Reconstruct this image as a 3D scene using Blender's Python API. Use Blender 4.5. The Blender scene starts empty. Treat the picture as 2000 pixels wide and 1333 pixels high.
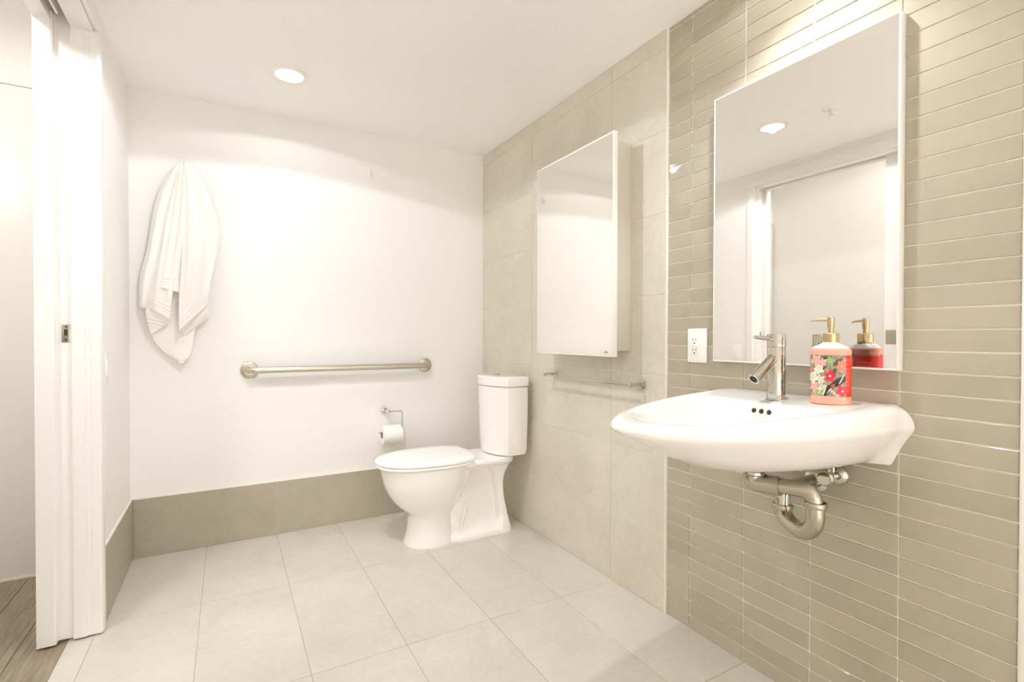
import bpy, bmesh, math, random
from mathutils import Vector, Matrix

random.seed(7)
S = bpy.context.scene
COL = S.collection
PI = math.pi

# ------------------------------------------------------------------ camera
YAW, PITCH, ROLL, FPX, CAMH = 0.5174, -0.0101, 0.0020, 975.93, 1.0131
_f = Vector((math.sin(YAW) * math.cos(PITCH), math.cos(YAW) * math.cos(PITCH), math.sin(PITCH)))
_r0 = Vector((math.cos(YAW), -math.sin(YAW), 0))
_u0 = _r0.cross(_f)
_r = _r0 * math.cos(ROLL) + _u0 * math.sin(ROLL)
_u = -_r0 * math.sin(ROLL) + _u0 * math.cos(ROLL)
cam_data = bpy.data.cameras.new('camera')
cam = bpy.data.objects.new('camera', cam_data)
COL.objects.link(cam)
cam.matrix_world = Matrix(((_r.x, _u.x, -_f.x, 0), (_r.y, _u.y, -_f.y, 0), (_r.z, _u.z, -_f.z, CAMH), (0, 0, 0, 1)))
cam_data.sensor_fit = 'HORIZONTAL'
cam_data.sensor_width = 36
cam_data.lens = FPX / 2000 * 36
cam_data.clip_start = 0.02
S.camera = cam

# ------------------------------------------------------------------ world, view
w = bpy.data.worlds.new('world')
S.world = w
w.use_nodes = True
w.node_tree.nodes['Background'].inputs[0].default_value = (1.0, 0.95, 0.88, 1)
w.node_tree.nodes['Background'].inputs[1].default_value = 0.3
S.view_settings.view_transform = 'Standard'
S.view_settings.look = 'None'
S.view_settings.gamma = 1
S.view_settings.use_curve_mapping = False
S.view_settings.exposure = 0.17
S.cycles.max_bounces = 16
S.cycles.diffuse_bounces = 14
S.cycles.glossy_bounces = 4
S.cycles.transmission_bounces = 6
S.cycles.caustics_reflective = False
S.cycles.caustics_refractive = False
S.cycles.sample_clamp_indirect = 6.0
S.cycles.blur_glossy = 0.5
S.cycles.use_light_tree = False

# lamp powers (watts), used by the lamps' own builders
P_DOWN1, P_DOWN2, P_VANITY, P_REAR_FILL, P_HALL_FILL = 3.0, 22.0, 4.0, 285.0, 52.0
B_DOWN1, B_DOWN2, B_VANITY = 3.0, 16.0, 24.0
LAMP_COLOR = (0.96, 0.99, 1.075)
HALL_COLOR = (1.0, 0.975, 0.94)
CONE, BEAM = math.radians(157), math.radians(104)

# ------------------------------------------------------------------ room sizes
H = 2.13
XR, XM, YB, XL = 1.386, 1.392, 2.8055, -0.384
XLO = -0.532                       # hall face of the left wall
Y0 = -2.30                         # wall behind the camera
YJ, YN, ZH = 2.140, 1.245, 2.022   # door opening: far jamb, near jamb, head
YTRIM, YEND = 1.300, 0.3675        # glass tile panel: between these

# ------------------------------------------------------------------ materials
def new_mat(name):
    m = bpy.data.materials.new(name)
    m.use_nodes = True
    return m, m.node_tree, m.node_tree.nodes['Principled BSDF']

def mat(name, col, rough=0.5, metal=0.0, spec=0.5, coat=0.0, bump=None, emit=None, trans=0.0, ior=1.5, sheen=0.0):
    m, nt, b = new_mat(name)
    b.inputs['Base Color'].default_value = (*col, 1)
    b.inputs['Roughness'].default_value = rough
    b.inputs['Metallic'].default_value = metal
    b.inputs['Specular IOR Level'].default_value = spec
    b.inputs['Coat Weight'].default_value = coat
    b.inputs['Coat Roughness'].default_value = 0.03
    b.inputs['Transmission Weight'].default_value = trans
    b.inputs['IOR'].default_value = ior
    b.inputs['Sheen Weight'].default_value = sheen
    if emit:
        b.inputs['Emission Color'].default_value = (*emit[0], 1)
        b.inputs['Emission Strength'].default_value = emit[1]
    if bump:
        tc = nt.nodes.new('ShaderNodeTexCoord')
        n = nt.nodes.new('ShaderNodeTexNoise')
        n.inputs['Scale'].default_value = bump[0]
        n.inputs['Detail'].default_value = 2
        bp = nt.nodes.new('ShaderNodeBump')
        bp.inputs['Strength'].default_value = bump[1]
        bp.inputs['Distance'].default_value = bump[2]
        nt.links.new(tc.outputs['Object'], n.inputs['Vector'])
        nt.links.new(n.outputs['Fac'], bp.inputs['Height'])
        nt.links.new(bp.outputs['Normal'], b.inputs['Normal'])
    return m

def stone_mat(name, dark, light, vein, rough):
    m, nt, b = new_mat(name)
    N, L = nt.nodes, nt.links
    g = N.new('ShaderNodeNewGeometry')
    oi = N.new('ShaderNodeObjectInfo')
    off = N.new('ShaderNodeVectorMath'); off.operation = 'SCALE'
    off.inputs['Scale'].default_value = 37.0
    comb = N.new('ShaderNodeCombineXYZ')
    for k in range(3): L.new(oi.outputs['Random'], comb.inputs[k])
    L.new(comb.outputs[0], off.inputs[0])
    add = N.new('ShaderNodeVectorMath'); add.operation = 'ADD'
    L.new(g.outputs['Position'], add.inputs[0]); L.new(off.outputs[0], add.inputs[1])
    n1 = N.new('ShaderNodeTexNoise'); n1.inputs['Scale'].default_value = 3.2; n1.inputs['Detail'].default_value = 4; n1.inputs['Roughness'].default_value = .62
    n2 = N.new('ShaderNodeTexNoise'); n2.inputs['Scale'].default_value = 60; n2.inputs['Detail'].default_value = 1
    n3 = N.new('ShaderNodeTexNoise'); n3.inputs['Scale'].default_value = 1.7; n3.inputs['Detail'].default_value = 3; n3.inputs['Distortion'].default_value = 1.2
    for n in (n1, n2, n3): L.new(add.outputs[0], n.inputs['Vector'])
    r1 = N.new('ShaderNodeValToRGB'); r1.color_ramp.elements[0].position = .3; r1.color_ramp.elements[1].position = .7
    r1.color_ramp.elements[0].color = (*dark, 1); r1.color_ramp.elements[1].color = (*light, 1)
    L.new(n1.outputs['Fac'], r1.inputs['Fac'])
    rv = N.new('ShaderNodeValToRGB')
    rv.color_ramp.elements[0].position = .487; rv.color_ramp.elements[0].color = (0, 0, 0, 1)
    rv.color_ramp.elements[1].position = .513; rv.color_ramp.elements[1].color = (0, 0, 0, 1)
    e = rv.color_ramp.elements.new(.5); e.color = (.17, .17, .17, 1)
    L.new(n3.outputs['Fac'], rv.inputs['Fac'])
    mx = N.new('ShaderNodeMix'); mx.data_type = 'RGBA'
    L.new(rv.outputs['Color'], mx.inputs['Factor']); L.new(r1.outputs['Color'], mx.inputs['A'])
    mx.inputs['B'].default_value = (*vein, 1)
    mx2 = N.new('ShaderNodeMix'); mx2.data_type = 'RGBA'; mx2.blend_type = 'MULTIPLY'; mx2.inputs['Factor'].default_value = .12
    L.new(mx.outputs['Result'], mx2.inputs['A']); L.new(n2.outputs['Fac'], mx2.inputs['B'])
    L.new(mx2.outputs['Result'], b.inputs['Base Color'])
    b.inputs['Roughness'].default_value = rough
    bp = N.new('ShaderNodeBump'); bp.inputs['Strength'].default_value = .12; bp.inputs['Distance'].default_value = .002
    L.new(n2.outputs['Fac'], bp.inputs['Height']); L.new(bp.outputs['Normal'], b.inputs['Normal'])
    return m

def glass_tile_mat(name, col):
    m, nt, b = new_mat(name)
    N, L = nt.nodes, nt.links
    g = N.new('ShaderNodeNewGeometry'); oi = N.new('ShaderNodeObjectInfo')
    n = N.new('ShaderNodeTexNoise'); n.inputs['Scale'].default_value = 7; n.inputs['Detail'].default_value = 2
    L.new(g.outputs['Position'], n.inputs['Vector'])
    hs = N.new('ShaderNodeHueSaturation'); hs.inputs['Color'].default_value = (*col, 1)
    mr = N.new('ShaderNodeMapRange'); mr.inputs['To Min'].default_value = .94; mr.inputs['To Max'].default_value = 1.06
    L.new(oi.outputs['Random'], mr.inputs['Value']); L.new(mr.outputs[0], hs.inputs['Value'])
    mx = N.new('ShaderNodeMix'); mx.data_type = 'RGBA'; mx.blend_type = 'MULTIPLY'; mx.inputs['Factor'].default_value = .18
    L.new(hs.outputs['Color'], mx.inputs['A']); L.new(n.outputs['Fac'], mx.inputs['B'])
    L.new(mx.outputs['Result'], b.inputs['Base Color'])
    b.inputs['Roughness'].default_value = .35
    b.inputs['Specular IOR Level'].default_value = .3
    b.inputs['Coat Weight'].default_value = 1.0
    b.inputs['Coat Roughness'].default_value = .03
    b.inputs['Coat IOR'].default_value = 1.5
    n2 = N.new('ShaderNodeTexNoise'); n2.inputs['Scale'].default_value = 14; n2.inputs['Detail'].default_value = 1
    L.new(g.outputs['Position'], n2.inputs['Vector'])
    bp = N.new('ShaderNodeBump'); bp.inputs['Strength'].default_value = .06; bp.inputs['Distance'].default_value = .01
    L.new(n2.outputs['Fac'], bp.inputs['Height']); L.new(bp.outputs['Normal'], b.inputs['Coat Normal'])
    return m

def wood_mat(name, a, c):
    m, nt, b = new_mat(name)
    N, L = nt.nodes, nt.links
    g = N.new('ShaderNodeNewGeometry'); oi = N.new('ShaderNodeObjectInfo')
    comb = N.new('ShaderNodeCombineXYZ'); mul = N.new('ShaderNodeMath'); mul.operation = 'MULTIPLY'; mul.inputs[1].default_value = 23
    L.new(oi.outputs['Random'], mul.inputs[0])
    for k in range(3): L.new(mul.outputs[0], comb.inputs[k])
    add = N.new('ShaderNodeVectorMath'); add.operation = 'ADD'
    L.new(g.outputs['Position'], add.inputs[0]); L.new(comb.outputs[0], add.inputs[1])
    mp = N.new('ShaderNodeMapping'); mp.inputs['Scale'].default_value = (42, 2.6, 1)
    L.new(add.outputs[0], mp.inputs['Vector'])
    n = N.new('ShaderNodeTexNoise'); n.inputs['Scale'].default_value = 2.4; n.inputs['Detail'].default_value = 8; n.inputs['Roughness'].default_value = .7
    L.new(mp.outputs[0], n.inputs['Vector'])
    r = N.new('ShaderNodeValToRGB'); r.color_ramp.elements[0].position = .3; r.color_ramp.elements[1].position = .72
    r.color_ramp.elements[0].color = (*a, 1); r.color_ramp.elements[1].color = (*c, 1)
    L.new(n.outputs['Fac'], r.inputs['Fac']); L.new(r.outputs['Color'], b.inputs['Base Color'])
    b.inputs['Roughness'].default_value = .45
    bp = N.new('ShaderNodeBump'); bp.inputs['Strength'].default_value = .2; bp.inputs['Distance'].default_value = .002
    L.new(n.outputs['Fac'], bp.inputs['Height']); L.new(bp.outputs['Normal'], b.inputs['Normal'])
    return m

PAINT = mat('wall_paint', (.895, .882, .862), .55, spec=.3)
CEIL = mat('ceiling_paint', (.955, .95, .94), .7, spec=.2)
TRIMW = mat('gloss_trim_paint', (.895, .882, .862), .3)
STONE = stone_mat('stone_tile', (.67, .625, .53), (.76, .715, .62), (.55, .50, .40), .38)
SKIRT_SHADE = stone_mat('stone_tile_shade_toned', (.43, .39, .30), (.505, .46, .365), (.35, .31, .23), .38)  # darkened copy of the stone tile, shade on the skirting put into its colour
FLOORM = stone_mat('floor_stone_tile', (.63, .587, .515), (.71, .667, .593), (.53, .48, .40), .36)
GROUT = mat('light_grout', (.88, .84, .75), .9)
GROUTG = mat('pale_grout', (.92, .88, .79), .8)
GROUTF = mat('floor_grout', (.44, .395, .31), .9)
GLASST = glass_tile_mat('taupe_glass_tile', (.465, .415, .312))
METALT = mat('white_edge_trim', (.85, .81, .73), .3)
CERAM = mat('white_ceramic', (.92, .90, .87), .12, coat=.6)
PLASTW = mat('white_plastic', (.93, .915, .885), .25)
CHROME = mat('polished_chrome', (.58, .55, .485), .06, metal=1)
STEEL = mat('brushed_steel', (.62, .57, .48), .28, metal=1, bump=(300, .05, .0005))
PIPE = mat('tarnished_chrome_pipe', (.50, .455, .365), .2, metal=1, bump=(25, .12, .003))
BRASS = mat('brushed_brass', (.60, .46, .26), .3, metal=1)
MIRROR = mat('mirror_silver', (.93, .915, .88), 0.0, metal=1)
DARK = mat('dark_recess', (.03, .025, .018), .6)
RUBBER = mat('black_rubber', (.02, .018, .015), .5)
WOOD = wood_mat('grey_oak', (.17, .135, .09), (.40, .335, .245))
LENS = mat('lamp_lens', (1, 1, 1), .4, emit=((1, .97, .91), 9.0))
LENS.cycles.emission_sampling = 'NONE'
PAPER = mat('toilet_paper', (.92, .905, .88), .9, bump=(120, .15, .001))
CARD = mat('cardboard_core', (.42, .33, .22), .9)
MARK = mat('grey_print', (.42, .40, .36), .5)
FRAMEW = mat('white_lacquer', (.90, .875, .83), .25)
CABGREY = mat('grey_cabinet_side', (.60, .56, .475), .35)

def towel_material():
    m, nt, b = new_mat('white_terry')
    N, L = nt.nodes, nt.links
    b.inputs['Base Color'].default_value = (.93, .91, .875, 1)
    b.inputs['Roughness'].default_value = .95
    b.inputs['Sheen Weight'].default_value = .3
    uv = N.new('ShaderNodeUVMap')
    sep = N.new('ShaderNodeSeparateXYZ'); L.new(uv.outputs[0], sep.inputs[0])
    # woven bands close to the hem: v is metres from the hem
    wv = N.new('ShaderNodeMath'); wv.operation = 'MULTIPLY'; wv.inputs[1].default_value = 2 * PI / .018
    L.new(sep.outputs['Y'], wv.inputs[0])
    sn = N.new('ShaderNodeMath'); sn.operation = 'SINE'; L.new(wv.outputs[0], sn.inputs[0])
    gt = N.new('ShaderNodeMath'); gt.operation = 'COMPARE'; gt.inputs[1].default_value = .062; gt.inputs[2].default_value = .026
    L.new(sep.outputs['Y'], gt.inputs[0])
    ml = N.new('ShaderNodeMath'); ml.operation = 'MULTIPLY'; L.new(sn.outputs[0], ml.inputs[0]); L.new(gt.outputs[0], ml.inputs[1])
    g = N.new('ShaderNodeNewGeometry')
    n = N.new('ShaderNodeTexNoise'); n.inputs['Scale'].default_value = 420; n.inputs['Detail'].default_value = 3
    L.new(g.outputs['Position'], n.inputs['Vector'])
    b1 = N.new('ShaderNodeBump'); b1.inputs['Strength'].default_value = .35; b1.inputs['Distance'].default_value = .0015
    L.new(n.outputs['Fac'], b1.inputs['Height'])
    b2 = N.new('ShaderNodeBump'); b2.inputs['Strength'].default_value = .5; b2.inputs['Distance'].default_value = .002
    L.new(ml.outputs[0], b2.inputs['Height']); L.new(b1.outputs['Normal'], b2.inputs['Normal'])
    L.new(b2.outputs['Normal'], b.inputs['Normal'])
    return m
TERRY = towel_material()

# ------------------------------------------------------------------ mesh helpers
def finish(name, bm, m, parent=None, smooth=False, angle=None):
    me = bpy.data.meshes.new(name)
    bmesh.ops.recalc_face_normals(bm, faces=bm.faces)
    bm.to_mesh(me); bm.free()
    for mm in (m if isinstance(m, (list, tuple)) else [m]): me.materials.append(mm)
    if smooth:
        for p in me.polygons: p.use_smooth = True
        if angle: me.set_sharp_from_angle(angle=math.radians(angle))
    o = bpy.data.objects.new(name, me)
    COL.objects.link(o)
    if parent: o.parent = parent
    return o

def bbox(bm, x0, x1, y0, y1, z0, z1, bev=0.0, seg=2):
    r = bmesh.ops.create_cube(bm, size=1)
    vs = r['verts']
    for v in vs:
        v.co = Vector(((x0 + x1) / 2 + v.co.x * (x1 - x0), (y0 + y1) / 2 + v.co.y * (y1 - y0), (z0 + z1) / 2 + v.co.z * (z1 - z0)))
    if bev > 0:
        es = list({e for v in vs for e in v.link_edges})
        bmesh.ops.bevel(bm, geom=es, offset=bev, segments=seg, profile=.5, affect='EDGES')
    return bm

def box(name, x0, x1, y0, y1, z0, z1, m, parent=None, bev=0.0, seg=2):
    return finish(name, bbox(bmesh.new(), x0, x1, y0, y1, z0, z1, bev, seg), m, parent, smooth=bev > 0, angle=40)

def axis_matrix(origin, d):
    return Matrix.Translation(Vector(origin)) @ Vector(d).normalized().to_track_quat('Z', 'Y').to_matrix().to_4x4()

def blathe(bm, prof, origin=(0, 0, 0), d=(0, 0, 1), seg=32):
    """prof: list of (radius, height) along axis d; ends close onto the axis when radius is 0"""
    M = axis_matrix(origin, d)
    rings = []
    for r, h in prof:
        if r < 1e-6:
            rings.append([bm.verts.new(M @ Vector((0, 0, h)))])
        else:
            rings.append([bm.verts.new(M @ Vector((r * math.cos(2 * PI * i / seg), r * math.sin(2 * PI * i / seg), h))) for i in range(seg)])
    for a, b in zip(rings[:-1], rings[1:]):
        for i in range(seg):
            j = (i + 1) % seg
            if len(a) == 1 and len(b) == 1: continue
            if len(a) == 1: bm.faces.new((a[0], b[i], b[j]))
            elif len(b) == 1: bm.faces.new((a[i], a[j], b[0]))
            else: bm.faces.new((a[i], a[j], b[j], b[i]))
    return bm

def lathe(name, prof, origin, d, m, parent=None, seg=32, angle=35):
    return finish(name, blathe(bmesh.new(), prof, origin, d, seg), m, parent, True, angle)

def fillet(pts, rad, n=8):
    pts = [Vector(p) for p in pts]
    out = [pts[0]]
    for i in range(1, len(pts) - 1):
        a, b, c = pts[i - 1], pts[i], pts[i + 1]
        r = min(rad, (a - b).length * .49, (c - b).length * .49)
        p, q = b + (a - b).normalized() * r, b + (c - b).normalized() * r
        for k in range(n + 1):
            t = k / n
            out.append((1 - t) ** 2 * p + 2 * t * (1 - t) * b + t * t * q)
    out.append(pts[-1])
    return out

def btube(bm, path, rad, seg=16, cap=True):
    path = [Vector(p) for p in path]
    n = len(path)
    T = [(path[min(i + 1, n - 1)] - path[max(i - 1, 0)]).normalized() for i in range(n)]
    up = Vector((0, 0, 1)) if abs(T[0].z) < .9 else Vector((1, 0, 0))
    N = (up - T[0] * up.dot(T[0])).normalized()
    rings = []
    for i in range(n):
        N = (N - T[i] * N.dot(T[i])).normalized()
        B = T[i].cross(N)
        r = rad(i / (n - 1)) if callable(rad) else rad
        rings.append([bm.verts.new(path[i] + (N * math.cos(2 * PI * k / seg) + B * math.sin(2 * PI * k / seg)) * r) for k in range(seg)])
    for a, b in zip(rings[:-1], rings[1:]):
        for k in range(seg):
            j = (k + 1) % seg
            bm.faces.new((a[k], a[j], b[j], b[k]))
    if cap:
        bm.faces.new(rings[0][::-1]); bm.faces.new(rings[-1])
    return bm

def tube(name, path, rad, m, parent=None, seg=16):
    return finish(name, btube(bmesh.new(), path, rad, seg), m, parent, True, 50)

def bloft(bm, rings, cap0=True, cap1=True):
    vr = [[bm.verts.new(Vector(p)) for p in r] for r in rings]
    n = len(vr[0])
    for a, b in zip(vr[:-1], vr[1:]):
        for i in range(n):
            j = (i + 1) % n
            bm.faces.new((a[i], a[j], b[j], b[i]))
    if cap0: bm.faces.new(vr[0][::-1])
    if cap1: bm.faces.new(vr[-1])
    return bm

def loft(name, rings, m, parent=None, cap0=True, cap1=True, angle=40, sub=0):
    o = finish(name, bloft(bmesh.new(), rings, cap0, cap1), m, parent, True, angle)
    if sub:
        md = o.modifiers.new('subdivision', 'SUBSURF'); md.levels = sub; md.render_levels = sub
    return o

def extrude_profile(name, prof, z0, z1, m, parent=None):
    """closed (x, y) outline extruded upwards"""
    return loft(name, [[(x, y, z0) for x, y in prof], [(x, y, z1) for x, y in prof]], m, parent, angle=30)

def empty(name, loc=(0, 0, 0)):
    o = bpy.data.objects.new(name, None)
    o.location = loc
    o.empty_display_size = .05
    COL.objects.link(o)
    return o

def under(o, parent):
    """parent a part that was built in world coordinates to a thing's Empty"""
    o.parent = parent
    o.matrix_parent_inverse = Matrix.Translation(-parent.location)
    return o

def tag(o, label, cat, group=None):
    o['label'] = label; o['category'] = cat
    if group: o['group'] = group
    return o

def struct(o, label=None):
    o['kind'] = 'structure'
    if label: o['label'] = label
    return o

def quad_plate(name, pts, thick_dir, m, parent=None):
    """thin print: polygon pts pushed out along thick_dir"""
    t = Vector(thick_dir)
    return loft(name, [[Vector(p) for p in pts], [Vector(p) + t for p in pts]], m, parent, angle=20)

# ================================================================== STRUCTURE
T = .06
# ceiling and the wall behind the camera
struct(box('ceiling', XL - .0, XM + .06, Y0, YB, H, H + .08, CEIL), 'flat white painted ceiling of the bathroom')
struct(box('wall_front', XL, XM + .06, Y0 - T, Y0, 0, H, PAINT), 'white painted wall opposite the toilet wall')
struct(box('wall_back', XL - .148, XM + .06, YB, YB + T, 0, 2.62, PAINT), 'white painted end wall with the towel and grab bar')

# right wall: one backing with a step at the edge of the stone tiles, then the tiles as pieces
bm = bmesh.new()
bbox(bm, XM + .003, XM + .06, YEND, YTRIM, 0, H)
bbox(bm, XR + .0022, XM + .06, YTRIM, YB, 0, H)
bbox(bm, XM - .004, XM + .06, Y0, YEND - .016, 0, H)
wall_r = struct(finish('wall_right', bm, GROUTG), 'tiled side wall, stone tiles beside glossy taupe glass tiles')
wall_r.data.materials.append(GROUT); wall_r.data.materials.append(PAINT)
for p in wall_r.data.polygons:
    p.material_index = 1 if p.center.y > YTRIM + .01 else (2 if p.center.y < YEND - .01 else 0)

def tile_mesh(name, dx, dy, dz, m, bev):
    bm = bbox(bmesh.new(), -dx / 2, dx / 2, -dy / 2, dy / 2, -dz / 2, dz / 2, bev, 1)
    bmesh.ops.recalc_face_normals(bm, faces=bm.faces)
    me = bpy.data.meshes.new(name); bm.to_mesh(me); bm.free(); me.materials.append(m)
    return me
_tiles = {}
def tile(name, x0, x1, y0, y1, z0, z1, m, parent, bev):
    key = (name, round(x1 - x0, 4), round(y1 - y0, 4), round(z1 - z0, 4))
    if key not in _tiles: _tiles[key] = tile_mesh(name, x1 - x0, y1 - y0, z1 - z0, m, bev)
    o = bpy.data.objects.new(name, _tiles[key]); COL.objects.link(o)
    o.location = ((x0 + x1) / 2, (y0 + y1) / 2, (z0 + z1) / 2)
    o.parent = parent
    return o

zs = [0.0] + [.2715 + .2985 * k for k in range(7)] + [H]
ys = [YTRIM + .006, 1.602, 2.226, YB]
J = .0013
for a, b in zip(ys[:-1], ys[1:]):
    for c, d in zip(zs[:-1], zs[1:]):
        tile('stone_tile', XR, XR + .008, a + J, b - J, max(c + J, 0), d - J, STONE, wall_r, .0006)
zs = [0.0] + [.0435 + .0493 * k for k in range(43)] + [H]
ys = [YEND, .577, .785, .991, 1.197, YTRIM]
J = .0018
for a, b in zip(ys[:-1], ys[1:]):
    for c, d in zip(zs[:-1], zs[1:]):
        if d - c < .008: continue
        tile('glass_tile', XM + random.uniform(-.0003, .0003), XM + .006, a + J, b - J, c + J, d - J, GLASST, wall_r, .0008)
o = box('edge_strip', XR - .0015, XM + .004, YTRIM + .0005, YTRIM + .0055, 0, H, METALT, wall_r)
o['label'] = 'white metal edge strip between stone and glass tiles'
o = box('corner_strip', XM - .006, XM + .01, YEND - .015, YEND - .001, 0, H, METALT, wall_r, .002)
o['label'] = 'white edge strip ending the glass tiles'

# left wall with the pocket-door opening
bm = bmesh.new()
bbox(bm, XLO, XL, YJ + .03, YB, 0, H + .08)                      # beyond the opening
bbox(bm, -.440, XL, Y0, YN, 0, H + .08)                          # room skin of the pocket
bbox(bm, XLO, -.486, Y0, YN, 0, H + .08)                         # hall skin of the pocket
bbox(bm, -.440, XL, YN, YJ + .03, ZH + .02, H + .08)             # over the door, room side
bbox(bm, XLO, -.492, YN, YJ + .03, ZH + .02, H + .08)
bbox(bm, XLO, XL, YN, YJ + .03, H + .02, H + .08)
bbox(bm, XLO, XLO + .04, Y0, YB, H + .08, 2.62)
wall_l = struct(finish('wall_left', bm, PAINT), 'white painted wall pierced by the sliding door opening')

# door frame: far jamb in two pieces with the closing groove between them, head, near jamb, casings
frame = struct(empty('trim_1', (XL, YJ, 0)), 'white painted frame of the sliding door opening')
def fr(o): return under(o, frame)
fr(extrude_profile('jamb', [(-.534, 2.128), (-.491, 2.128), (-.486, 2.131), (-.486, 2.171), (-.534, 2.171)], .008, ZH + .03, TRIMW))
fr(extrude_profile('jamb', [(-.486, 2.152), (-.447, 2.152), (-.447, 2.171), (-.486, 2.171)], .010, 2.13, TRIMW))
fr(extrude_profile('jamb', [(-.447, 2.143), (-.444, 2.140), (-.412, 2.140), (-.408, 2.1445), (-.398, 2.1445), (-.397, 2.171), (-.447, 2.171)], .008, ZH + .03, TRIMW))
fr(extrude_profile('casing', [(-.399, 2.148), (-.378, 2.146), (-.372, 2.149), (-.369, 2.156), (-.369, 2.190), (-.373, 2.2), (-.378, 2.207), (-.384, 2.207), (-.384, 2.18), (-.399, 2.18)], .006, ZH + .006, TRIMW))
fr(box('head_jamb', -.534, -.489, YN, 2.168, ZH, ZH + .03, TRIMW, bev=.002))
fr(box('head_jamb', -.444, -.384, YN, 2.168, ZH, ZH + .03, TRIMW, bev=.002))
o = fr(box('head_casing', -.384, -.369, YN - .06, 2.207, ZH + .006, ZH + .062, TRIMW, bev=.004))
fr(box('casing', -.384, -.369, YN - .06, YN - .004, .006, ZH + .006, TRIMW, bev=.004))
fr(box('jamb', -.444, -.384, YN - .004, YN + .012, .006, ZH, TRIMW, bev=.002))
fr(box('jamb', -.534, -.489, YN - .004, YN + .012, .006, ZH, TRIMW, bev=.002))
o = fr(box('door_track', -.478, -.456, YN + .02, 2.08, ZH + .052, ZH + .075, STEEL, bev=.002)); o['label'] = 'metal track in the slot over the door'
fr(box('track_guide', -.470, -.464, YN + .02, 2.10, ZH + .010, ZH + .054, METALT))

# sliding door, all but its leading edge in the pocket
door = struct(empty('door_1', (-.463, 1.39, .012)), 'white sliding door drawn back into the wall pocket')
under(box('door_leaf', -.480, -.447, .62, 1.395, .012, 2.03, TRIMW, bev=.003), door)
lk = under(box('flush_lock', -.4475, -.4455, 1.335, 1.388, .972, 1.050, STEEL, bev=.001), door); lk['label'] = 'square steel flush lock'
def sub(o, part):
    """sub-part built in world coordinates under a part that was built the same way"""
    o.parent = part
    return o

# strike plate in the groove of the far jamb
sp = tag(empty('strike_plate', (-.460, 2.152, 1.019)), 'small steel strike plate with a square hole on the door jamb', 'strike plate')
under(box('plate', -.4725, -.4485, 2.1500, 2.1520, .990, 1.048, STEEL, bev=.0006), sp)
under(box('latch_hole', -.4660, -.4570, 2.1494, 2.1506, 1.011, 1.032, DARK), sp)
for z in (.9975, 1.0405):
    under(lathe('screw', [(0, .0012), (.0022, .001), (.003, 0)], (-.4612, 2.1500, z), (0, -1, 0), DARK, seg=12), sp)

# floor: grout bed with the tiles as pieces
floor = struct(box('floor', -.462, XM, Y0, YB, -.05, -.0012, GROUTF), 'pale stone tiled bathroom floor')
xs = [-.393, -.09, .2145, .508, .813, 1.117, XM]
ys = [Y0, -2.065, -1.455, -.845, -.235, .372, .983, 1.581, 2.208, YB]
J = .0009
for a, b in zip(xs[:-1], xs[1:]):
    for c, d in zip(ys[:-1], ys[1:]):
        tile('floor_tile', a + J, b - J, c + J, d - J, -.010, 0, FLOORM, floor, .0005)
tile('threshold_tile', -.461, -.393 - J, YN, YJ + .03, -.010, 0, FLOORM, floor, .0005)

# tiled skirting
bb = struct(box('baseboard_back', XL + .010, XR, YB - .0065, YB, 0, .2685, GROUT), 'stone tile skirting along the towel wall')
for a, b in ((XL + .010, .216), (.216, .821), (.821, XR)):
    tile('skirting_tile', a + .0008, b - .0008, YB - .009, YB - .002, .0008, .268, SKIRT_SHADE, bb, .0006)
o = box('skirting_edge', XL + .008, XR, YB - .0085, YB, .268, .2715, METALT, bb); o['label'] = 'pale caulk bead'
bl = struct(box('baseboard_left', XL, XL + .0065, 2.208, YB, 0, .2685, GROUT), 'short stone tile skirting beside the door frame')
tile('skirting_tile', XL + .002, XL + .009, 2.2085, YB - .010, .0008, .268, SKIRT_SHADE, bl, .0006)
o = box('skirting_edge', XL, XL + .0085, 2.208, YB, .268, .2715, METALT, bl); o['label'] = 'pale caulk bead'

# hall beyond the door
fh = struct(box('floor_hall', -1.62, -.462, Y0, YB + .1, -.05, -.004, DARK), 'grey wood plank floor of the hall')
x = -.4625; k = 0
while x > -1.6:
    y = Y0 + [-.2, -.65, -.4, -.9][k % 4]
    while y < YB + .1:
        a, b = max(y, Y0), min(y + 1.2, YB + .1)
        if b - a > .02: tile('plank', x - .1285, x, a + .0008, b - .0008, -.010, 0, WOOD, fh, .001)
        y += 1.2
    x -= .13; k += 1
struct(box('wall_hall', -1.68, -1.62, Y0, YB + .1, 0, 2.62, PAINT), 'white wall on the far side of the hall')
struct(box('wall_hall_front', -1.68, XLO, Y0 - T, Y0, 0, 2.62, PAINT), 'white wall closing the near end of the hall')
bm = bmesh.new(); bbox(bm, -1.62, XLO, YB + .004, YB + .06, 2.043, 2.62); bbox(bm, -1.62, XLO, YB + .04, YB + .06, 0, 2.05)
struct(finish('wall_hall_back', bm, PAINT), 'white wall above the tall hall door')
struct(box('ceiling_hall', -1.68, XLO + .04, Y0 - T, YB + .1, 2.62, 2.68, CEIL), 'white ceiling of the hall')
d2 = struct(empty('door_2', (-1.0, YB, 0)), 'tall plain white hall door seen past the door frame')
under(box('door_leaf', -1.60, XLO - .004, YB - .006, YB + .032, .013, 2.036, TRIMW, bev=.002), d2)
under(box('bottom_rail', -1.60, XLO - .004, YB - .010, YB + .03, .0, .012, METALT, bev=.001), d2)

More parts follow.
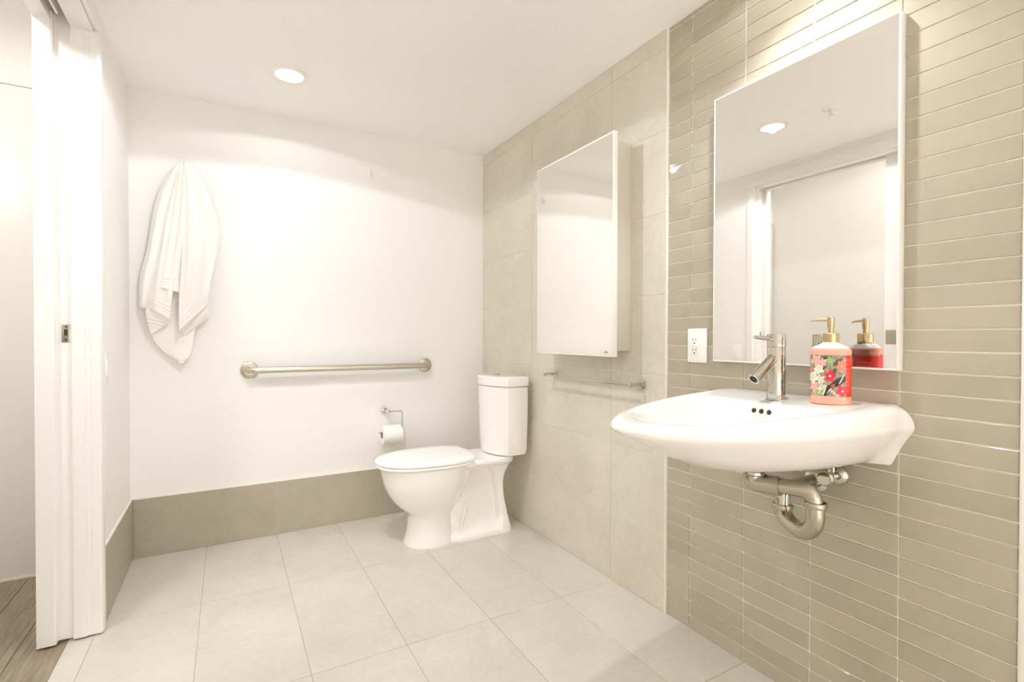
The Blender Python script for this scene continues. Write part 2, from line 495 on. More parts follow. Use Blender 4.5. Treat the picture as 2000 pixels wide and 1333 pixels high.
# ================================================================== LAMPS
def downlight(x, y, z, power, label, cone=CONE, beam=0.0, color=LAMP_COLOR, soft=.020, drop_=.010):
    t = tag(empty('ceiling_downlight', (x, y, z)), label, 'ceiling light', 'recessed ceiling lights')
    under(lathe('trim_ring', [(.054, .006), (.056, -.004), (.066, -.0045), (.074, -.002), (.075, .002)], (x, y, z), (0, 0, 1), PLASTW, seg=40), t)
    under(lathe('lens', [(0, -.003), (.03, -.0028), (.0545, -.001), (.0545, .004)], (x, y, z), (0, 0, 1), LENS, seg=40), t)
    ld = bpy.data.lights.new('lamp', 'SPOT')
    ld.energy = power; ld.color = color; ld.spot_size = cone; ld.spot_blend = .06; ld.shadow_soft_size = soft
    lo = bpy.data.objects.new('lamp', ld); COL.objects.link(lo)
    lo.location = (0, 0, -drop_); lo.parent = t
    if beam:                                        # the bright centre of the same fitting's light
        lb_ = bpy.data.lights.new('lamp', 'SPOT')
        lb_.energy = beam; lb_.color = LAMP_COLOR; lb_.spot_size = BEAM; lb_.spot_blend = .5; lb_.shadow_soft_size = .020
        l2 = bpy.data.objects.new('lamp', lb_); COL.objects.link(l2)
        l2.location = (0, 0, -.010); l2.parent = t
    return t
downlight(.233, 2.345, H, P_DOWN1, 'round recessed ceiling light nearest the towel wall', beam=B_DOWN1)
downlight(.205, 1.64, H, P_DOWN2, 'round recessed ceiling light seen in the large mirror', beam=B_DOWN2)
downlight(1.17, .78, H, P_VANITY, 'round recessed ceiling light above the sink, out of frame', beam=B_VANITY)
downlight(.05, -1.85, H, P_REAR_FILL, 'left one of two unseen fill lights added behind the viewpoint', math.radians(58))  # this pair is added fill, bouncing light in from behind the camera
downlight(.75, -1.85, H, P_REAR_FILL, 'right one of two unseen fill lights added behind the viewpoint', math.radians(58))
downlight(-1.08, 1.0, 2.62, P_HALL_FILL, 'unseen ceiling light added in the hall as fill', math.radians(165), color=HALL_COLOR, soft=.15, drop_=.10)  # added lamp out of view, fills the hall and the doorway

sp = tag(empty('sprinkler_head', (.17, 1.36, H)), 'white ceiling sprinkler head reflected in the large mirror', 'sprinkler')
under(lathe('cover_plate', [(.0, -.004), (.034, -.004), (.040, -.002), (.041, .001)], (.17, 1.36, H), (0, 0, 1), PLASTW, seg=28), sp)
under(lathe('body', [(.010, -.003), (.010, -.020), (.004, -.024), (.004, -.034), (.014, -.036), (.014, -.038), (0, -.038)], (.17, 1.36, H), (0, 0, 1), METALT, seg=20), sp)

# ================================================================== TOWEL
def crom(pts, t):
    n = len(pts) - 1
    f = t * n; i = min(int(f), n - 1); u = f - i
    p0, p1, p2, p3 = (Vector(pts[max(i - 1, 0)]), Vector(pts[i]), Vector(pts[i + 1]), Vector(pts[min(i + 2, n)]))
    return .5 * ((2 * p1) + (-p0 + p2) * u + (2 * p0 - 5 * p1 + 4 * p2 - p3) * u * u + (-p0 + 3 * p1 - 3 * p2 + p3) * u ** 3)

def sheet(bm, uvl, L, R, dl, dr, bulge, pleats=(), rows=44, cols=22, th=.007):
    """cloth panel between the (x, z) lines L and R; dl, dr: distance from the wall at top and bottom of each side"""
    front, back = [], []
    hem = []
    for i in range(rows + 1):
        t = i / rows
        l, r = crom(L, t), crom(R, t)
        fr_, bk_ = [], []
        for j in range(cols + 1):
            s = j / cols
            x = l[0] + (r[0] - l[0]) * s; z = l[1] + (r[1] - l[1]) * s
            d = (dl[0] + (dl[1] - dl[0]) * t) * (1 - s) + (dr[0] + (dr[1] - dr[0]) * t) * s
            d += bulge * math.sin(PI * s) * (.35 + .65 * math.sin(PI * min(1, t * 1.1 + .05)))
            for (pc, pw, pa, t0) in pleats:
                d += pa * math.exp(-((s - pc) / pw) ** 2) * min(1, max(0, (1.05 - t) / .5)) * min(1, t / .12 + .2)
            d += .0025 * math.sin(9 * s + 5 * t) * t
            fr_.append(bm.verts.new((x, YB - d, z)))
            bk_.append(bm.verts.new((x, YB - d + th, z + .001)))
        front.append(fr_); back.append(bk_)
    length = abs(L[-1][1] - L[0][1])
    def f(vs, ts):
        fc = bm.faces.new(vs)
        for lp, (uu, tt) in zip(fc.loops, ts): lp[uvl].uv = (uu, (1 - tt) * length)
    for i in range(rows):
        for j in range(cols):
            q = ((j / cols, i / rows), ((j + 1) / cols, i / rows), ((j + 1) / cols, (i + 1) / rows), (j / cols, (i + 1) / rows))
            f((front[i][j], front[i][j + 1], front[i + 1][j + 1], front[i + 1][j]), q)
            f((back[i][j], back[i + 1][j], back[i + 1][j + 1], back[i][j + 1]), (q[0], q[3], q[2], q[1]))
    for i in range(rows):
        for j in (0, cols):
            f((front[i][j], front[i + 1][j], back[i + 1][j], back[i][j]), [(0, i / rows), (0, (i + 1) / rows), (0, (i + 1) / rows), (0, i / rows)])
    for j in range(cols):
        for i in (0, rows):
            f((front[i][j], front[i][j + 1], back[i][j + 1], back[i][j]), [(0, i / rows)] * 4)

bm = bmesh.new(); uvl = bm.loops.layers.uv.new('UVMap')
A1 = [(-.200, 1.804), (-.245, 1.722), (-.282, 1.615), (-.315, 1.398), (-.341, 1.278), (-.347, 1.137)]
B1 = [(-.180, 1.807), (-.214, 1.678), (-.243, 1.558), (-.276, 1.371), (-.302, 1.231), (-.313, 1.133)]
A2 = [(-.188, 1.806), (-.224, 1.678), (-.252, 1.558), (-.285, 1.371), (-.310, 1.231), (-.316, 1.142)]
B2 = [(-.166, 1.810), (-.180, 1.658), (-.190, 1.539), (-.202, 1.375), (-.215, 1.200), (-.226, 1.084)]
A3 = [(-.185, 1.806), (-.205, 1.677), (-.221, 1.559), (-.245, 1.418), (-.264, 1.301), (-.274, 1.229)]
B3 = [(-.160, 1.808), (-.158, 1.682), (-.160, 1.565), (-.172, 1.400), (-.180, 1.306), (-.184, 1.205)]
A4 = [(-.172, 1.808), (-.170, 1.680), (-.172, 1.539), (-.184, 1.324), (-.191, 1.165), (-.192, 1.030)]
B4 = [(-.146, 1.807), (-.106, 1.686), (-.074, 1.553), (-.048, 1.412), (-.065, 1.278), (-.078, 1.160)]
A5 = [(-.222, 1.779), (-.271, 1.562), (-.295, 1.327), (-.300, 1.141), (-.300, 1.014), (-.262, .946), (-.196, .885)]
B5 = [(-.142, 1.791), (-.092, 1.583), (-.083, 1.342), (-.096, 1.190), (-.132, 1.036), (-.145, .938), (-.182, .880)]
A6 = [(-.170, 1.815), (-.140, 1.741), (-.112, 1.626), (-.095, 1.533), (-.078, 1.438), (-.070, 1.390)]
B6 = [(-.152, 1.815), (-.099, 1.744), (-.058, 1.634), (-.034, 1.516), (-.043, 1.393), (-.055, 1.319)]
sheet(bm, uvl, A5, B5, (.030, .030), (.030, .040), .012, rows=40)
sheet(bm, uvl, A6, B6, (.056, .034), (.040, .020), .022, rows=30, cols=12)
sheet(bm, uvl, A1, B1, (.045, .030), (.058, .066), .016, [(.45, .2, .016, 0)], cols=14)
sheet(bm, uvl, A2, B2, (.052, .056), (.060, .098), .020, [(.35, .14, .022, 0), (.68, .10, -.014, 0)])
sheet(bm, uvl, A3, B3, (.058, .086), (.066, .078), .016, [(.22, .10, .020, 0), (.48, .08, -.012, 0), (.72, .14, .016, 0)])
sheet(bm, uvl, A4, B4, (.062, .104), (.050, .052), .026, [(.25, .12, .018, 0), (.80, .13, -.030, 0)])
# turned-back hem under the banded fold, and the one under the large right fold
sheet(bm, uvl, [(-.318, 1.146), (-.318, 1.10), (-.312, 1.06), (-.306, 1.020)], [(-.226, 1.090), (-.228, 1.072), (-.260, 1.045), (-.302, 1.016)], (.060, .040), (.080, .046), .004, rows=14, cols=12, th=.005)
sheet(bm, uvl, [(-.190, 1.045), (-.188, 1.03), (-.176, 1.01)], [(-.076, 1.170), (-.074, 1.12), (-.076, 1.098)], (.070, .045), (.046, .028), .004, rows=10, cols=12, th=.005)
towel = empty('towel', (-.17, YB, 1.81))
tag(towel, 'white terry towel hanging in folds on the white end wall', 'towel')
cl = finish('cloth', bm, TERRY, None, True)
under(cl, towel)
hk = tag(empty('towel_hook', (-.172, YB, 1.80)), 'small white wall hook that holds up the towel', 'hook')
under(box('back_plate', -.182, -.162, YB - .005, YB, 1.765, 1.800, PLASTW, bev=.002), hk)
under(tube('prong', fillet([(-.172, YB - .002, 1.780), (-.172, YB - .035, 1.778), (-.172, YB - .038, 1.795)], .015), .0035, PLASTW, seg=10), hk)
hk = tag(empty('wall_hook', (.687, YB, 1.918)), 'tiny white hook alone high on the towel wall', 'hook')
under(box('back_plate', .678, .696, YB - .004, YB, 1.892, 1.940, PAINT, bev=.002), hk)
under(tube('prong', fillet([(.687, YB - .003, 1.916), (.687, YB - .012, 1.900), (.687, YB - .020, 1.904), (.687, YB - .021, 1.912)], .006), .003, PAINT, seg=10), hk)

# ================================================================== GRAB BAR
gb = tag(empty('grab_bar', (.55, YB, .842)), 'long brushed steel grab bar across the white end wall', 'grab bar')
yb_ = YB - .058
under(tube('rail', fillet([(.093, YB - .004, .842), (.093, yb_, .842), (1.005, yb_, .842), (1.005, YB - .004, .842)], .045, 10), .0160, STEEL, seg=24), gb)
for x in (.093, 1.005):
    under(lathe('flange', [(.0165, .013), (.022, .012), (.034, .011), (.039, .008), (.0405, .004), (.0405, 0)], (x, YB, .842), (0, -1, 0), STEEL, seg=40), gb)

# ================================================================== TOILET ROLL
th = tag(empty('toilet_roll_holder', (.766, YB, .590)), 'chrome wire toilet roll holder beside the toilet', 'roll holder')
under(box('wall_plate', .752, .780, YB - .006, YB, .576, .606, CHROME, bev=.001), th)
under(box('bracket', .760, .784, YB - .070, YB - .006, .583, .599, CHROME, bev=.001), th)
ya = YB - .062
under(tube('wire', fillet([(.780, ya, .591), (.851, ya, .591), (.851, ya, .478), (.722, ya, .478)], .014, 6), .0032, CHROME, seg=10), th)
tr = tag(empty('toilet_roll', (.79, ya, .478)), 'white toilet paper roll on the chrome wire holder', 'toilet paper')
under(lathe('paper', [(.0195, 0), (.051, 0), (.0535, .002), (.0535, .103), (.051, .105), (.0195, .105)], (.737, ya, .4640), (1, 0, 0), PAPER, seg=48), tr)
under(lathe('core', [(.0195, .0006), (.0195, .1044), (.0185, .1044), (.0185, .0006), (.0195, .0006)], (.737, ya, .4640), (1, 0, 0), CARD, seg=32), tr)
under(box('loose_sheet', .738, .841, ya + .0500, ya + .0508, .44, .470, PAPER), tr)

# ================================================================== TOILET
TY = 2.358
toilet = tag(empty('toilet', (1.0, TY, 0)), 'white close-coupled toilet with closed lid in the tiled corner', 'toilet')
def oval(xf, xb, hw, z, xc=None, mf=2.0, mb=2.0, n=56):
    xc = xc if xc is not None else (xf + xb) / 2
    out = []
    for i in range(n):
        a = 2 * PI * i / n
        c, s = math.cos(a), math.sin(a)
        m = mb if c > 0 else mf
        x = xc + (xb - xc if c > 0 else xc - xf) * math.copysign(abs(c) ** (2 / m), c)
        out.append((x, TY + hw * math.copysign(abs(s) ** (2 / m), s), z))
    return out
def dense(rows, k=4):
    """rows of ring parameters, smoothed with a Catmull-Rom curve"""
    out = []
    n = (len(rows) - 1) * k
    for i in range(n + 1):
        t = i / n * (len(rows) - 1); j = min(int(t), len(rows) - 2); u = t - j
        p = [rows[max(j - 1, 0)], rows[j], rows[j + 1], rows[min(j + 2, len(rows) - 1)]]
        out.append(tuple(.5 * (2 * b + (c - a) * u + (2 * a - 5 * b + 4 * c - d) * u * u + (3 * b - a - 3 * c + d) * u ** 3) for a, b, c, d in zip(*p)))
    return out
# z, front x, back x, half width, centre x
rows = [(.0, .742, .985, .117, .87), (.012, .744, .985, .116, .87), (.05, .757, .978, .110, .87), (.10, .764, .972, .106, .87), (.142, .762, .975, .107, .87),
        (.18, .722, 1.0, .124, .87), (.225, .682, 1.03, .146, .87), (.28, .652, 1.05, .162, .87), (.33, .638, 1.065, .170, .87), (.372, .630, 1.075, .174, .87), (.383, .630, 1.075, .174, .87)]
rings = [oval(r[1], r[2], r[3], r[0], r[4], 2.15, 2.3) for r in dense(rows)]
rings += [oval(.642, 1.065, .164, .388, .87, 2.15, 2.3)]
under(loft('bowl', rings, CERAM, angle=60), toilet)
# rear pedestal: wide foot, hollow flank, column rising to the cistern shelf
rows = [(.0, .90, 1.296, .117), (.016, .90, 1.294, .116), (.026, .90, 1.288, .108), (.042, .90, 1.270, .086), (.08, .90, 1.255, .068), (.14, .90, 1.245, .056), (.20, .90, 1.240, .046), (.25, .90, 1.240, .030), (.32, .90, 1.245, .028), (.372, .90, 1.260, .045)]
rings = [oval(r[1], r[2], r[3], r[0], 1.12, 3.0, 4.0) for r in dense(rows)]
under(loft('pedestal', rings, CERAM, angle=60), toilet)
rows = [(.0, 1.16, 1.2965, .1165), (.02, 1.17, 1.294, .115), (.05, 1.192, 1.284, .108), (.10, 1.205, 1.271, .099), (.18, 1.208, 1.255, .090), (.25, 1.205, 1.251, .086), (.30, 1.195, 1.262, .090), (.345, 1.17, 1.285, .104), (.372, 1.14, 1.300, .118)]
rings = [oval(r[1], r[2], r[3], r[0], None, 2.6, 4.0) for r in dense(rows)]
under(loft('rear_column', rings, CERAM, angle=60), toilet)
rows = [(.352, .98, 1.286, .100), (.358, .955, 1.298, .132), (.372, .95, 1.302, .142), (.386, .95, 1.302, .142), (.393, .955, 1.298, .136), (.394, .99, 1.28, .110)]
under(loft('cistern_shelf', [oval(r[1], r[2], r[3], r[0], 1.12, 4.0, 4.5) for r in rows], CERAM, angle=60), toilet)
# trapway moulding with its slit on the flank
for s in (-1, 1):
    under(tube('trapway_rib', [(1.005 + .05 * k / 8, TY + s * (.074 - .024 * k / 8), .045 + .135 * k / 8 + .008 * math.sin(k / 8 * PI)) for k in range(9)], lambda t: .004 + .010 * math.sin(PI * t), CERAM, seg=12), toilet)
    under(lathe('bolt_cap', [(.010, 0), (.0095, .006), (.006, .010), (0, .011)], (1.085, TY + s * .101, .024), (0, 0, 1), PLASTW, seg=18), toilet)
# seat and lid
def egg(grow, z, n=64): return oval(.606 - grow, 1.085 + grow * .5, .183 + grow, z, .89, 2.25, 2.9, n)
under(loft('seat', [egg(-.012, .387), egg(-.004, .388), egg(-.001, .392), egg(-.001, .398), egg(-.005, .402), egg(-.014, .4025)], PLASTW, angle=50), toilet)
under(loft('lid', [egg(-.010, .4045), egg(-.001, .405), egg(.001, .409), egg(0, .415), egg(-.006, .4205), egg(-.03, .4255), egg(-.08, .428), egg(-.15, .4287)], PLASTW, angle=60), toilet)
for s in (-1, 1):
    hinge = under(loft('hinge', [oval(1.04, 1.100, .022, z, None, 4, 4) for z in (.391, .404)] + [oval(1.045, 1.098, .018, .407, None, 4, 4)], PLASTW, angle=40), toilet)
    for v in hinge.data.vertices: v.co.y += s * .166
# cistern
def tank(x0, x1, hw, bow, z, r=.022, n=16):
    pts = []
    for i in range(n + 1):                         # bowed front, from far to near
        t = -1 + 2 * i / n
        pts.append((x0 + bow * t * t, TY - t * (hw - r * .5)))
    pts.append((x0 + bow + r * .45, TY - hw + r * .06))
    pts.append((x0 + bow + r, TY - hw))
    pts += [(x1 - r, TY - hw), (x1 - r * .3, TY - hw + r * .3), (x1, TY - hw + r), (x1, TY + hw - r), (x1 - r * .3, TY + hw - r * .3), (x1 - r, TY + hw)]
    pts.append((x0 + bow + r, TY + hw))
    pts.append((x0 + bow + r * .45, TY + hw - r * .06))
    return [(a, b, z) for a, b in pts]
under(loft('cistern', [tank(1.195, 1.34, .135, .05, .394), tank(1.178, 1.346, .152, .052, .402), tank(1.172, 1.350, .160, .052, .43), tank(1.168, 1.352, .166, .052, .60), tank(1.166, 1.352, .168, .052, .748), tank(1.172, 1.350, .163, .05, .752)], CERAM, angle=35), toilet)
under(loft('cistern_lid', [tank(1.168, 1.352, .166, .052, .7545), tank(1.162, 1.353, .171, .052, .757), tank(1.162, 1.353, .171, .052, .797), tank(1.167, 1.351, .167, .05, .803), tank(1.185, 1.345, .15, .045, .806)], CERAM, angle=35), toilet)
under(lathe('flush_button', [(.0, .0065), (.018, .006), (.021, .004), (.0215, 0)], (1.245, TY, .8055), (0, 0, 1), STEEL, seg=28), toilet)

# ================================================================== MIRRORED CABINET
cab = tag(empty('mirror_cabinet', (1.33, 1.72, .935)), 'tall white cabinet with a mirrored door above the towel rail', 'cabinet')
under(box('body', 1.281, XR, 1.487, 1.958, .955, 1.769, CABGREY, bev=.0015), cab)
dr = under(box('door', 1.2615, 1.279, 1.444, 1.981, .934, 1.786, FRAMEW, bev=.0012), cab)
sub(box('mirror_pane', 1.2607, 1.2620, 1.4515, 1.9745, .9415, 1.7790, MIRROR), dr)
mk = [(1.2603, 1.500, .948), (1.2603, 1.474, .948), (1.2603, 1.479, .955), (1.2603, 1.484, .952), (1.2603, 1.488, .958)]
o = sub(quad_plate('maker_mark', mk, (-.0002, 0, 0), MARK), dr); o['label'] = 'small grey peaked maker mark'

# ================================================================== TOWEL RAIL
trl = tag(empty('towel_rail', (XR, 1.71, .828)), 'slim square chrome towel rail below the mirrored cabinet', 'towel rail')
for y in (2.007, 1.418):
    under(box('wall_plate', XR - .008, XR, y - .013, y + .013, .813, .843, CHROME, bev=.001), trl)
    under(box('post', XR - .068, XR - .008, y - .007, y + .007, .821, .836, CHROME, bev=.001), trl)
under(box('bar', XR - .066, XR - .058, 1.425, 2.000, .8235, .8335, CHROME, bev=.0008), trl)

# ================================================================== BIG MIRROR
mir = tag(empty('wall_mirror', (XM, .83, .933)), 'large rectangular mirror with a thin white frame above the sink', 'mirror')
mx0, my0, my1, mz0, mz1 = 1.366, .570, 1.085, .933, 1.775
f_ = .0045
under(box('frame_rail', mx0, XM - .0005, my0, my0 + f_, mz0, mz1, FRAMEW, bev=.0008), mir)
under(box('frame_rail', mx0, XM - .0005, my1 - f_, my1, mz0, mz1, FRAMEW, bev=.0008), mir)
under(box('frame_rail', mx0, XM - .0005, my0 + f_, my1 - f_, mz0, mz0 + f_, FRAMEW, bev=.0008), mir)
under(box('frame_rail', mx0, XM - .0005, my0 + f_, my1 - f_, mz1 - f_, mz1, FRAMEW, bev=.0008), mir)
under(box('mirror_pane', mx0 + .0006, mx0 + .004, my0 + f_, my1 - f_, mz0 + f_, mz1 - f_, MIRROR), mir)

# ================================================================== OUTLET, SWITCH
ou = tag(empty('wall_outlet', (XM, 1.163, .981)), 'white double power outlet on the glass tiles left of the mirror', 'outlet')
under(box('cover_plate', XM - .007, XM, 1.1255, 1.2045, .9235, 1.0395, PLASTW, bev=.003, seg=3), ou)
ins = under(box('receptacle', XM - .0095, XM - .006, 1.1555, 1.1895, .9465, 1.0165, PLASTW, bev=.001), ou)
for z0 in (.9985, .9645):
    for y, h in ((1.1790, .0085), (1.1665, .007)):
        sub(box('slot', XM - .0100, XM - .0090, y - .0010, y + .0010, z0 - h / 2 + .003, z0 + h / 2 + .003, DARK), ins)
    sub(lathe('ground_hole', [(0, .0005), (.0026, .0005), (.0026, 0)], (XM - .0095, 1.1725, z0 - .0085), (-1, 0, 0), DARK, seg=14), ins)
for y in (1.1800, 1.1652):
    sub(box('test_button', XM - .0112, XM - .0090, y - .0055, y + .0055, .9790, .9845, PLASTW, bev=.0006), ins)

sw = tag(empty('light_switch', (XL, 2.278, .897)), 'white rocker light switch on the wall beside the door frame', 'switch')
under(box('cover_plate', XL, XL + .006, 2.242, 2.314, .838, .956, PLASTW, bev=.0025), sw)
under(box('rocker', XL + .005, XL + .010, 2.2615, 2.2945, .864, .930, PLASTW, bev=.002), sw)

# ================================================================== SINK
SY = .803
sink = tag(empty('sink', (XM, SY, .84)), 'white wall-hung ceramic sink jutting out below the large mirror', 'sink')
XS = 1.355
def sring(hb, hs, xf, xb, zb, zf, m=2.0, n=72, xs=None):
    pts = []
    xs = xs if xs is not None else min(XS, xb - .01)
    for i in range(5):
        t = i / 5; pts.append((xb + (xs - xb) * t, SY + hb + (hs - hb) * t))
    for i in range(n + 1):
        a = PI * i / n; c, s = math.cos(a), math.sin(a)
        pts.append((xs - (xs - xf) * abs(s) ** (2 / m), SY + hs * math.copysign(abs(c) ** (2 / m), c)))
    for i in range(4, -1, -1):
        t = i / 5; pts.append((xb + (xs - xb) * t, SY - hb - (hs - hb) * t))
    k = 14
    for i in range(1, k):
        pts.append((xb, SY - hb + 2 * hb * i / k))
    return [(x, y, zf + (zb - zf) * max(0, min(1, (x - xf) / (xb - xf)))) for x, y in pts]
W_ = XM - .0005
outer = [
    (.195, .10, 1.10, W_, .703, .694, 2.0), (.208, .155, 1.00, W_, .702, .699, 2.0), (.216, .190, .90, W_, .716, .728, 2.0), (.232, .222, .80, W_, .752, .772, 2.0),
    (.248, .240, .748, W_, .780, .795, 2.0), (.257, .249, .730, W_, .798, .806, 2.0), (.253, .247, .728, W_, .818, .814, 2.0), (.240, .240, .734, W_, .838, .822, 2.0), (.218, .228, .746, W_, .850, .827, 2.0)]
inner = [
    (.185, .206, .775, 1.310, .852, .8285, 2.1), (.165, .192, .798, 1.215, .8410, .8275, 2.2), (.150, .182, .812, 1.205, .8330, .822, 2.25), (.140, .168, .835, 1.198, .812, .802, 2.3),
    (.120, .140, .885, 1.188, .775, .768, 2.3), (.085, .095, .96, 1.180, .745, .742, 2.2), (.030, .035, 1.06, 1.150, .730, .730, 2.0)]
rings = [sring(*r) for r in dense(outer, 3)]
rings += [sring(*r, xs=None) for r in dense([outer[-1]] + inner, 3)[1:]]
basin = under(loft('basin', rings, CERAM, angle=75), sink)
bpy.context.view_layer.update()
def drop(x, y):
    ok, p, nrm, _ = basin.ray_cast(Vector((x, y, 1.2)), Vector((0, 0, -1)))
    return (p, nrm) if ok else (Vector((x, y, .84)), Vector((0, 0, 1)))
for k in (-1, 0, 1):
    p, nrm = drop(1.200, SY + k * .021)
    p2, n2 = drop(1.1985, SY + k * .021)
    under(lathe('overflow_hole', [(.0064, -.004), (.0064, .0006), (.0055, .0010), (.0, .0012)], p, nrm, DARK, seg=18), sink)
p, nrm = drop(1.222, SY)
for k, (a, b) in enumerate(((-.015, -.0085), (-.0075, -.001), (.001, .006), (.007, .0145))):
    q, _ = drop(1.218, SY - (a + b) / 2)
    o = under(box('maker_print', 1.2165, 1.2190, SY - b, SY - a, q.z + .0001, q.z + .0007, MARK), sink)
under(lathe('drain_flange', [(.0, .0025), (.018, .003), (.022, .002), (.0225, -.002)], (1.105, SY, .731), (0, 0, 1), CHROME, seg=28), sink)

# ---------------- trap and stop valve below the sink
def ring_nut(name, c, d, r, h, m, th): return under(lathe(name, [(r * .8, -h / 2), (r, -h / 2), (r * 1.06, -h * .3), (r * 1.06, h * .3), (r, h / 2), (r * .8, h / 2)], c, d, m, seg=28), th)
trap = tag(empty('sink_trap', (1.19, .70, .60)), 'tarnished chrome drain trap hanging under the sink', 'drain pipe')
RP = .0185
under(lathe('gasket', [(.014, .022), (.027, .022), (.028, .014), (.028, .009), (.020, .008)], (1.165, .80, .664), (0, 0, 1), RUBBER, seg=28), trap)
under(lathe('locknut', [(.012, .007), (.0275, .007), (.0275, .001), (.022, -.004), (.012, -.004)], (1.165, .80, .664), (0, 0, 1), CHROME, seg=28), trap)
under(tube('offset_tailpiece', fillet([(1.165, .80, .668), (1.165, .80, .642), (1.178, .735, .646)], .020), .0235, PIPE, seg=24), trap)
under(tube('trap_arm', fillet([(1.174, .752, .646), (1.192, .664, .650), (1.193, .660, .600)], .038, 10), RP, PIPE, seg=24), trap)
ring_nut('slip_nut', (1.193, .660, .620), (0, 0, 1), .0235, .013, PIPE, trap)
A, B = Vector((1.193, .660, .616)), Vector((1.245, .772, .571))
jpath = [A, A + Vector((0, 0, -.025))]
mid = (A + B) / 2; hv = (B - A) / 2
for k in range(0, 17):
    a = PI * k / 16
    z = (.591 if k < 8 else .571) - (.052 if k < 8 else .032) * math.sin(a)
    q = mid - hv * math.cos(a)
    jpath.append(Vector((q.x, q.y, z)))
jpath += [B, B + Vector((0, 0, .004))]
under(tube('j_bend', jpath[:1] + jpath[2:], RP * 1.08, PIPE, seg=24), trap)
ring_nut('slip_nut', B + Vector((0, 0, .004)), (0, 0, 1), .0235, .013, PIPE, trap)
under(tube('wall_arm', fillet([B + Vector((0, 0, -.002)), B + Vector((0, 0, .048)), (XM - .002, .772, .619)], .040, 10), RP, CHROME, seg=24), trap)
under(lathe('wall_flange', [(.019, .010), (.026, .008), (.032, .002), (.033, 0)], (XM, .772, .619), (-1, 0, 0), CHROME, seg=28), trap)

sv = tag(empty('stop_valve', (XM, .715, .650)), 'chrome water stop valve with a round escutcheon beside the drain trap', 'valve')
under(lathe('escutcheon', [(.010, .014), (.018, .012), (.026, .006), (.028, 0)], (XM, .715, .650), (-1, 0, 0), CHROME, seg=28), sv)
under(lathe('valve_body', [(.0, .060), (.008, .060), (.0085, .030), (.011, .028), (.011, .016), (.0075, .014), (.0075, .002)], (XM, .715, .650), (-1, 0, 0), CHROME, seg=20), sv)
under(lathe('handle', [(.0, .014), (.016, .013), (.0205, .008), (.0205, .004), (.018, 0), (0, 0)], (XM - .058, .715, .650), (-1, -.25, 0), CHROME, seg=22), sv)
under(tube('supply_hose', [(XM - .022, .715, .660), (XM - .022, .716, .698)], .0055, STEEL, seg=12), sv)

# ================================================================== FAUCET
FX = 1.262
p, _ = drop(FX, SY)
fz = p.z - .001
fc = tag(empty('faucet', (FX, SY, fz)), 'chrome single-lever faucet on the back of the sink', 'faucet')
under(lathe('body', [(.0245, 0), (.0245, .002), (.0228, .004), (.0228, .137), (.0222, .1385)], (FX, SY, fz), (0, 0, 1), CHROME, seg=40), fc)
under(lathe('cap', [(.0218, .1385), (.0232, .140), (.0232, .1715), (.0222, .173), (0, .1732)], (FX, SY, fz), (0, 0, 1), CHROME, seg=40), fc)
sd = Vector((-.088, .004, -.060)); s0 = Vector((FX, SY, fz + .117))
spt = under(tube('spout', [s0, s0 + sd * .5, s0 + sd], .0145, CHROME, seg=28), fc)
e1 = s0 + sd
sub(lathe('aerator_ring', [(.0105, .0012), (.0138, .0012), (.0146, -.002)], e1, sd, CHROME, seg=28), spt)
sub(lathe('aerator', [(0, .0004), (.003, .0002), (.0034, .0007), (.0065, .0003), (.007, .0007), (.0105, .0004)], e1, sd, DARK, seg=24), spt)
under(tube('lever', [(FX - .015, SY, fz + .160), (FX - .050, SY + .001, fz + .1625), (FX - .088, SY + .002, fz + .165)], lambda t: .0058 - .001 * t, CHROME, seg=16), fc)

# ================================================================== SOAP BOTTLE
BX, BY = 1.285, .678
p, _ = drop(BX, BY)
bz = p.z - .0012
vd = Vector((BX, BY, 0)).normalized()
Wd = Vector((-vd.y, vd.x, 0)); Wd.rotate(Matrix.Rotation(math.radians(-8), 3, 'Z'))
Nd = Vector((-Wd.y, Wd.x, 0))
if Nd.dot(vd) > 0: Nd = -Nd
BA, BB = .0435, .028
def bring(a, b, z, n=48):
    out = []
    for i in range(n):
        t = 2 * PI * i / n; c, s = math.cos(t), math.sin(t)
        q = Vector((BX, BY, bz + z)) + Wd * a * math.copysign(abs(c) ** .9, c) + Nd * b * math.copysign(abs(s) ** .9, s)
        out.append(q)
    return out
def print_mat():
    m, nt, b = new_mat('printed_label')
    a = nt.nodes.new('ShaderNodeVertexColor'); a.layer_name = 'print'
    nt.links.new(a.outputs['Color'], b.inputs['Base Color'])
    b.inputs['Roughness'].default_value = .25
    return m
CORAL = mat('coral_soap_bottle', (1.0, .42, .31), .1, coat=.5)
CLEAR = mat('frosted_clear_plastic', (.98, .90, .85), .15, coat=.3)
bot = tag(empty('soap_dispenser', (BX, BY, bz)), 'coral pump soap bottle with a tropical flower label on the sink', 'soap bottle')
under(loft('bottle', [bring(BA * .93, BB * .9, .0), bring(BA * .985, BB * .97, .002), bring(BA, BB, .005), bring(BA * .99, BB * .98, .019), bring(BA * .985, BB * .97, .021),
                      bring(BA * .985, BB * .97, .119), bring(BA, BB, .122), bring(BA, BB, .130), bring(BA * .97, BB * .95, .1345), bring(BA * .9, BB * .86, .136)], CORAL, angle=50), bot)
under(loft('shoulder', [bring(BA * .92, BB * .88, .1355), bring(BA * .82, BB * .80, .1400), bring(BA * .60, BB * .72, .1445), bring(.0185, .0175, .1480), bring(.0165, .0165, .1520)], CLEAR, angle=60), bot)
under(lathe('collar', [(.0, .1505), (.0175, .1505), (.0178, .152), (.0178, .1715), (.0170, .1725), (0, .1725)], (BX, BY, bz), (0, 0, 1), BRASS, seg=32), bot)
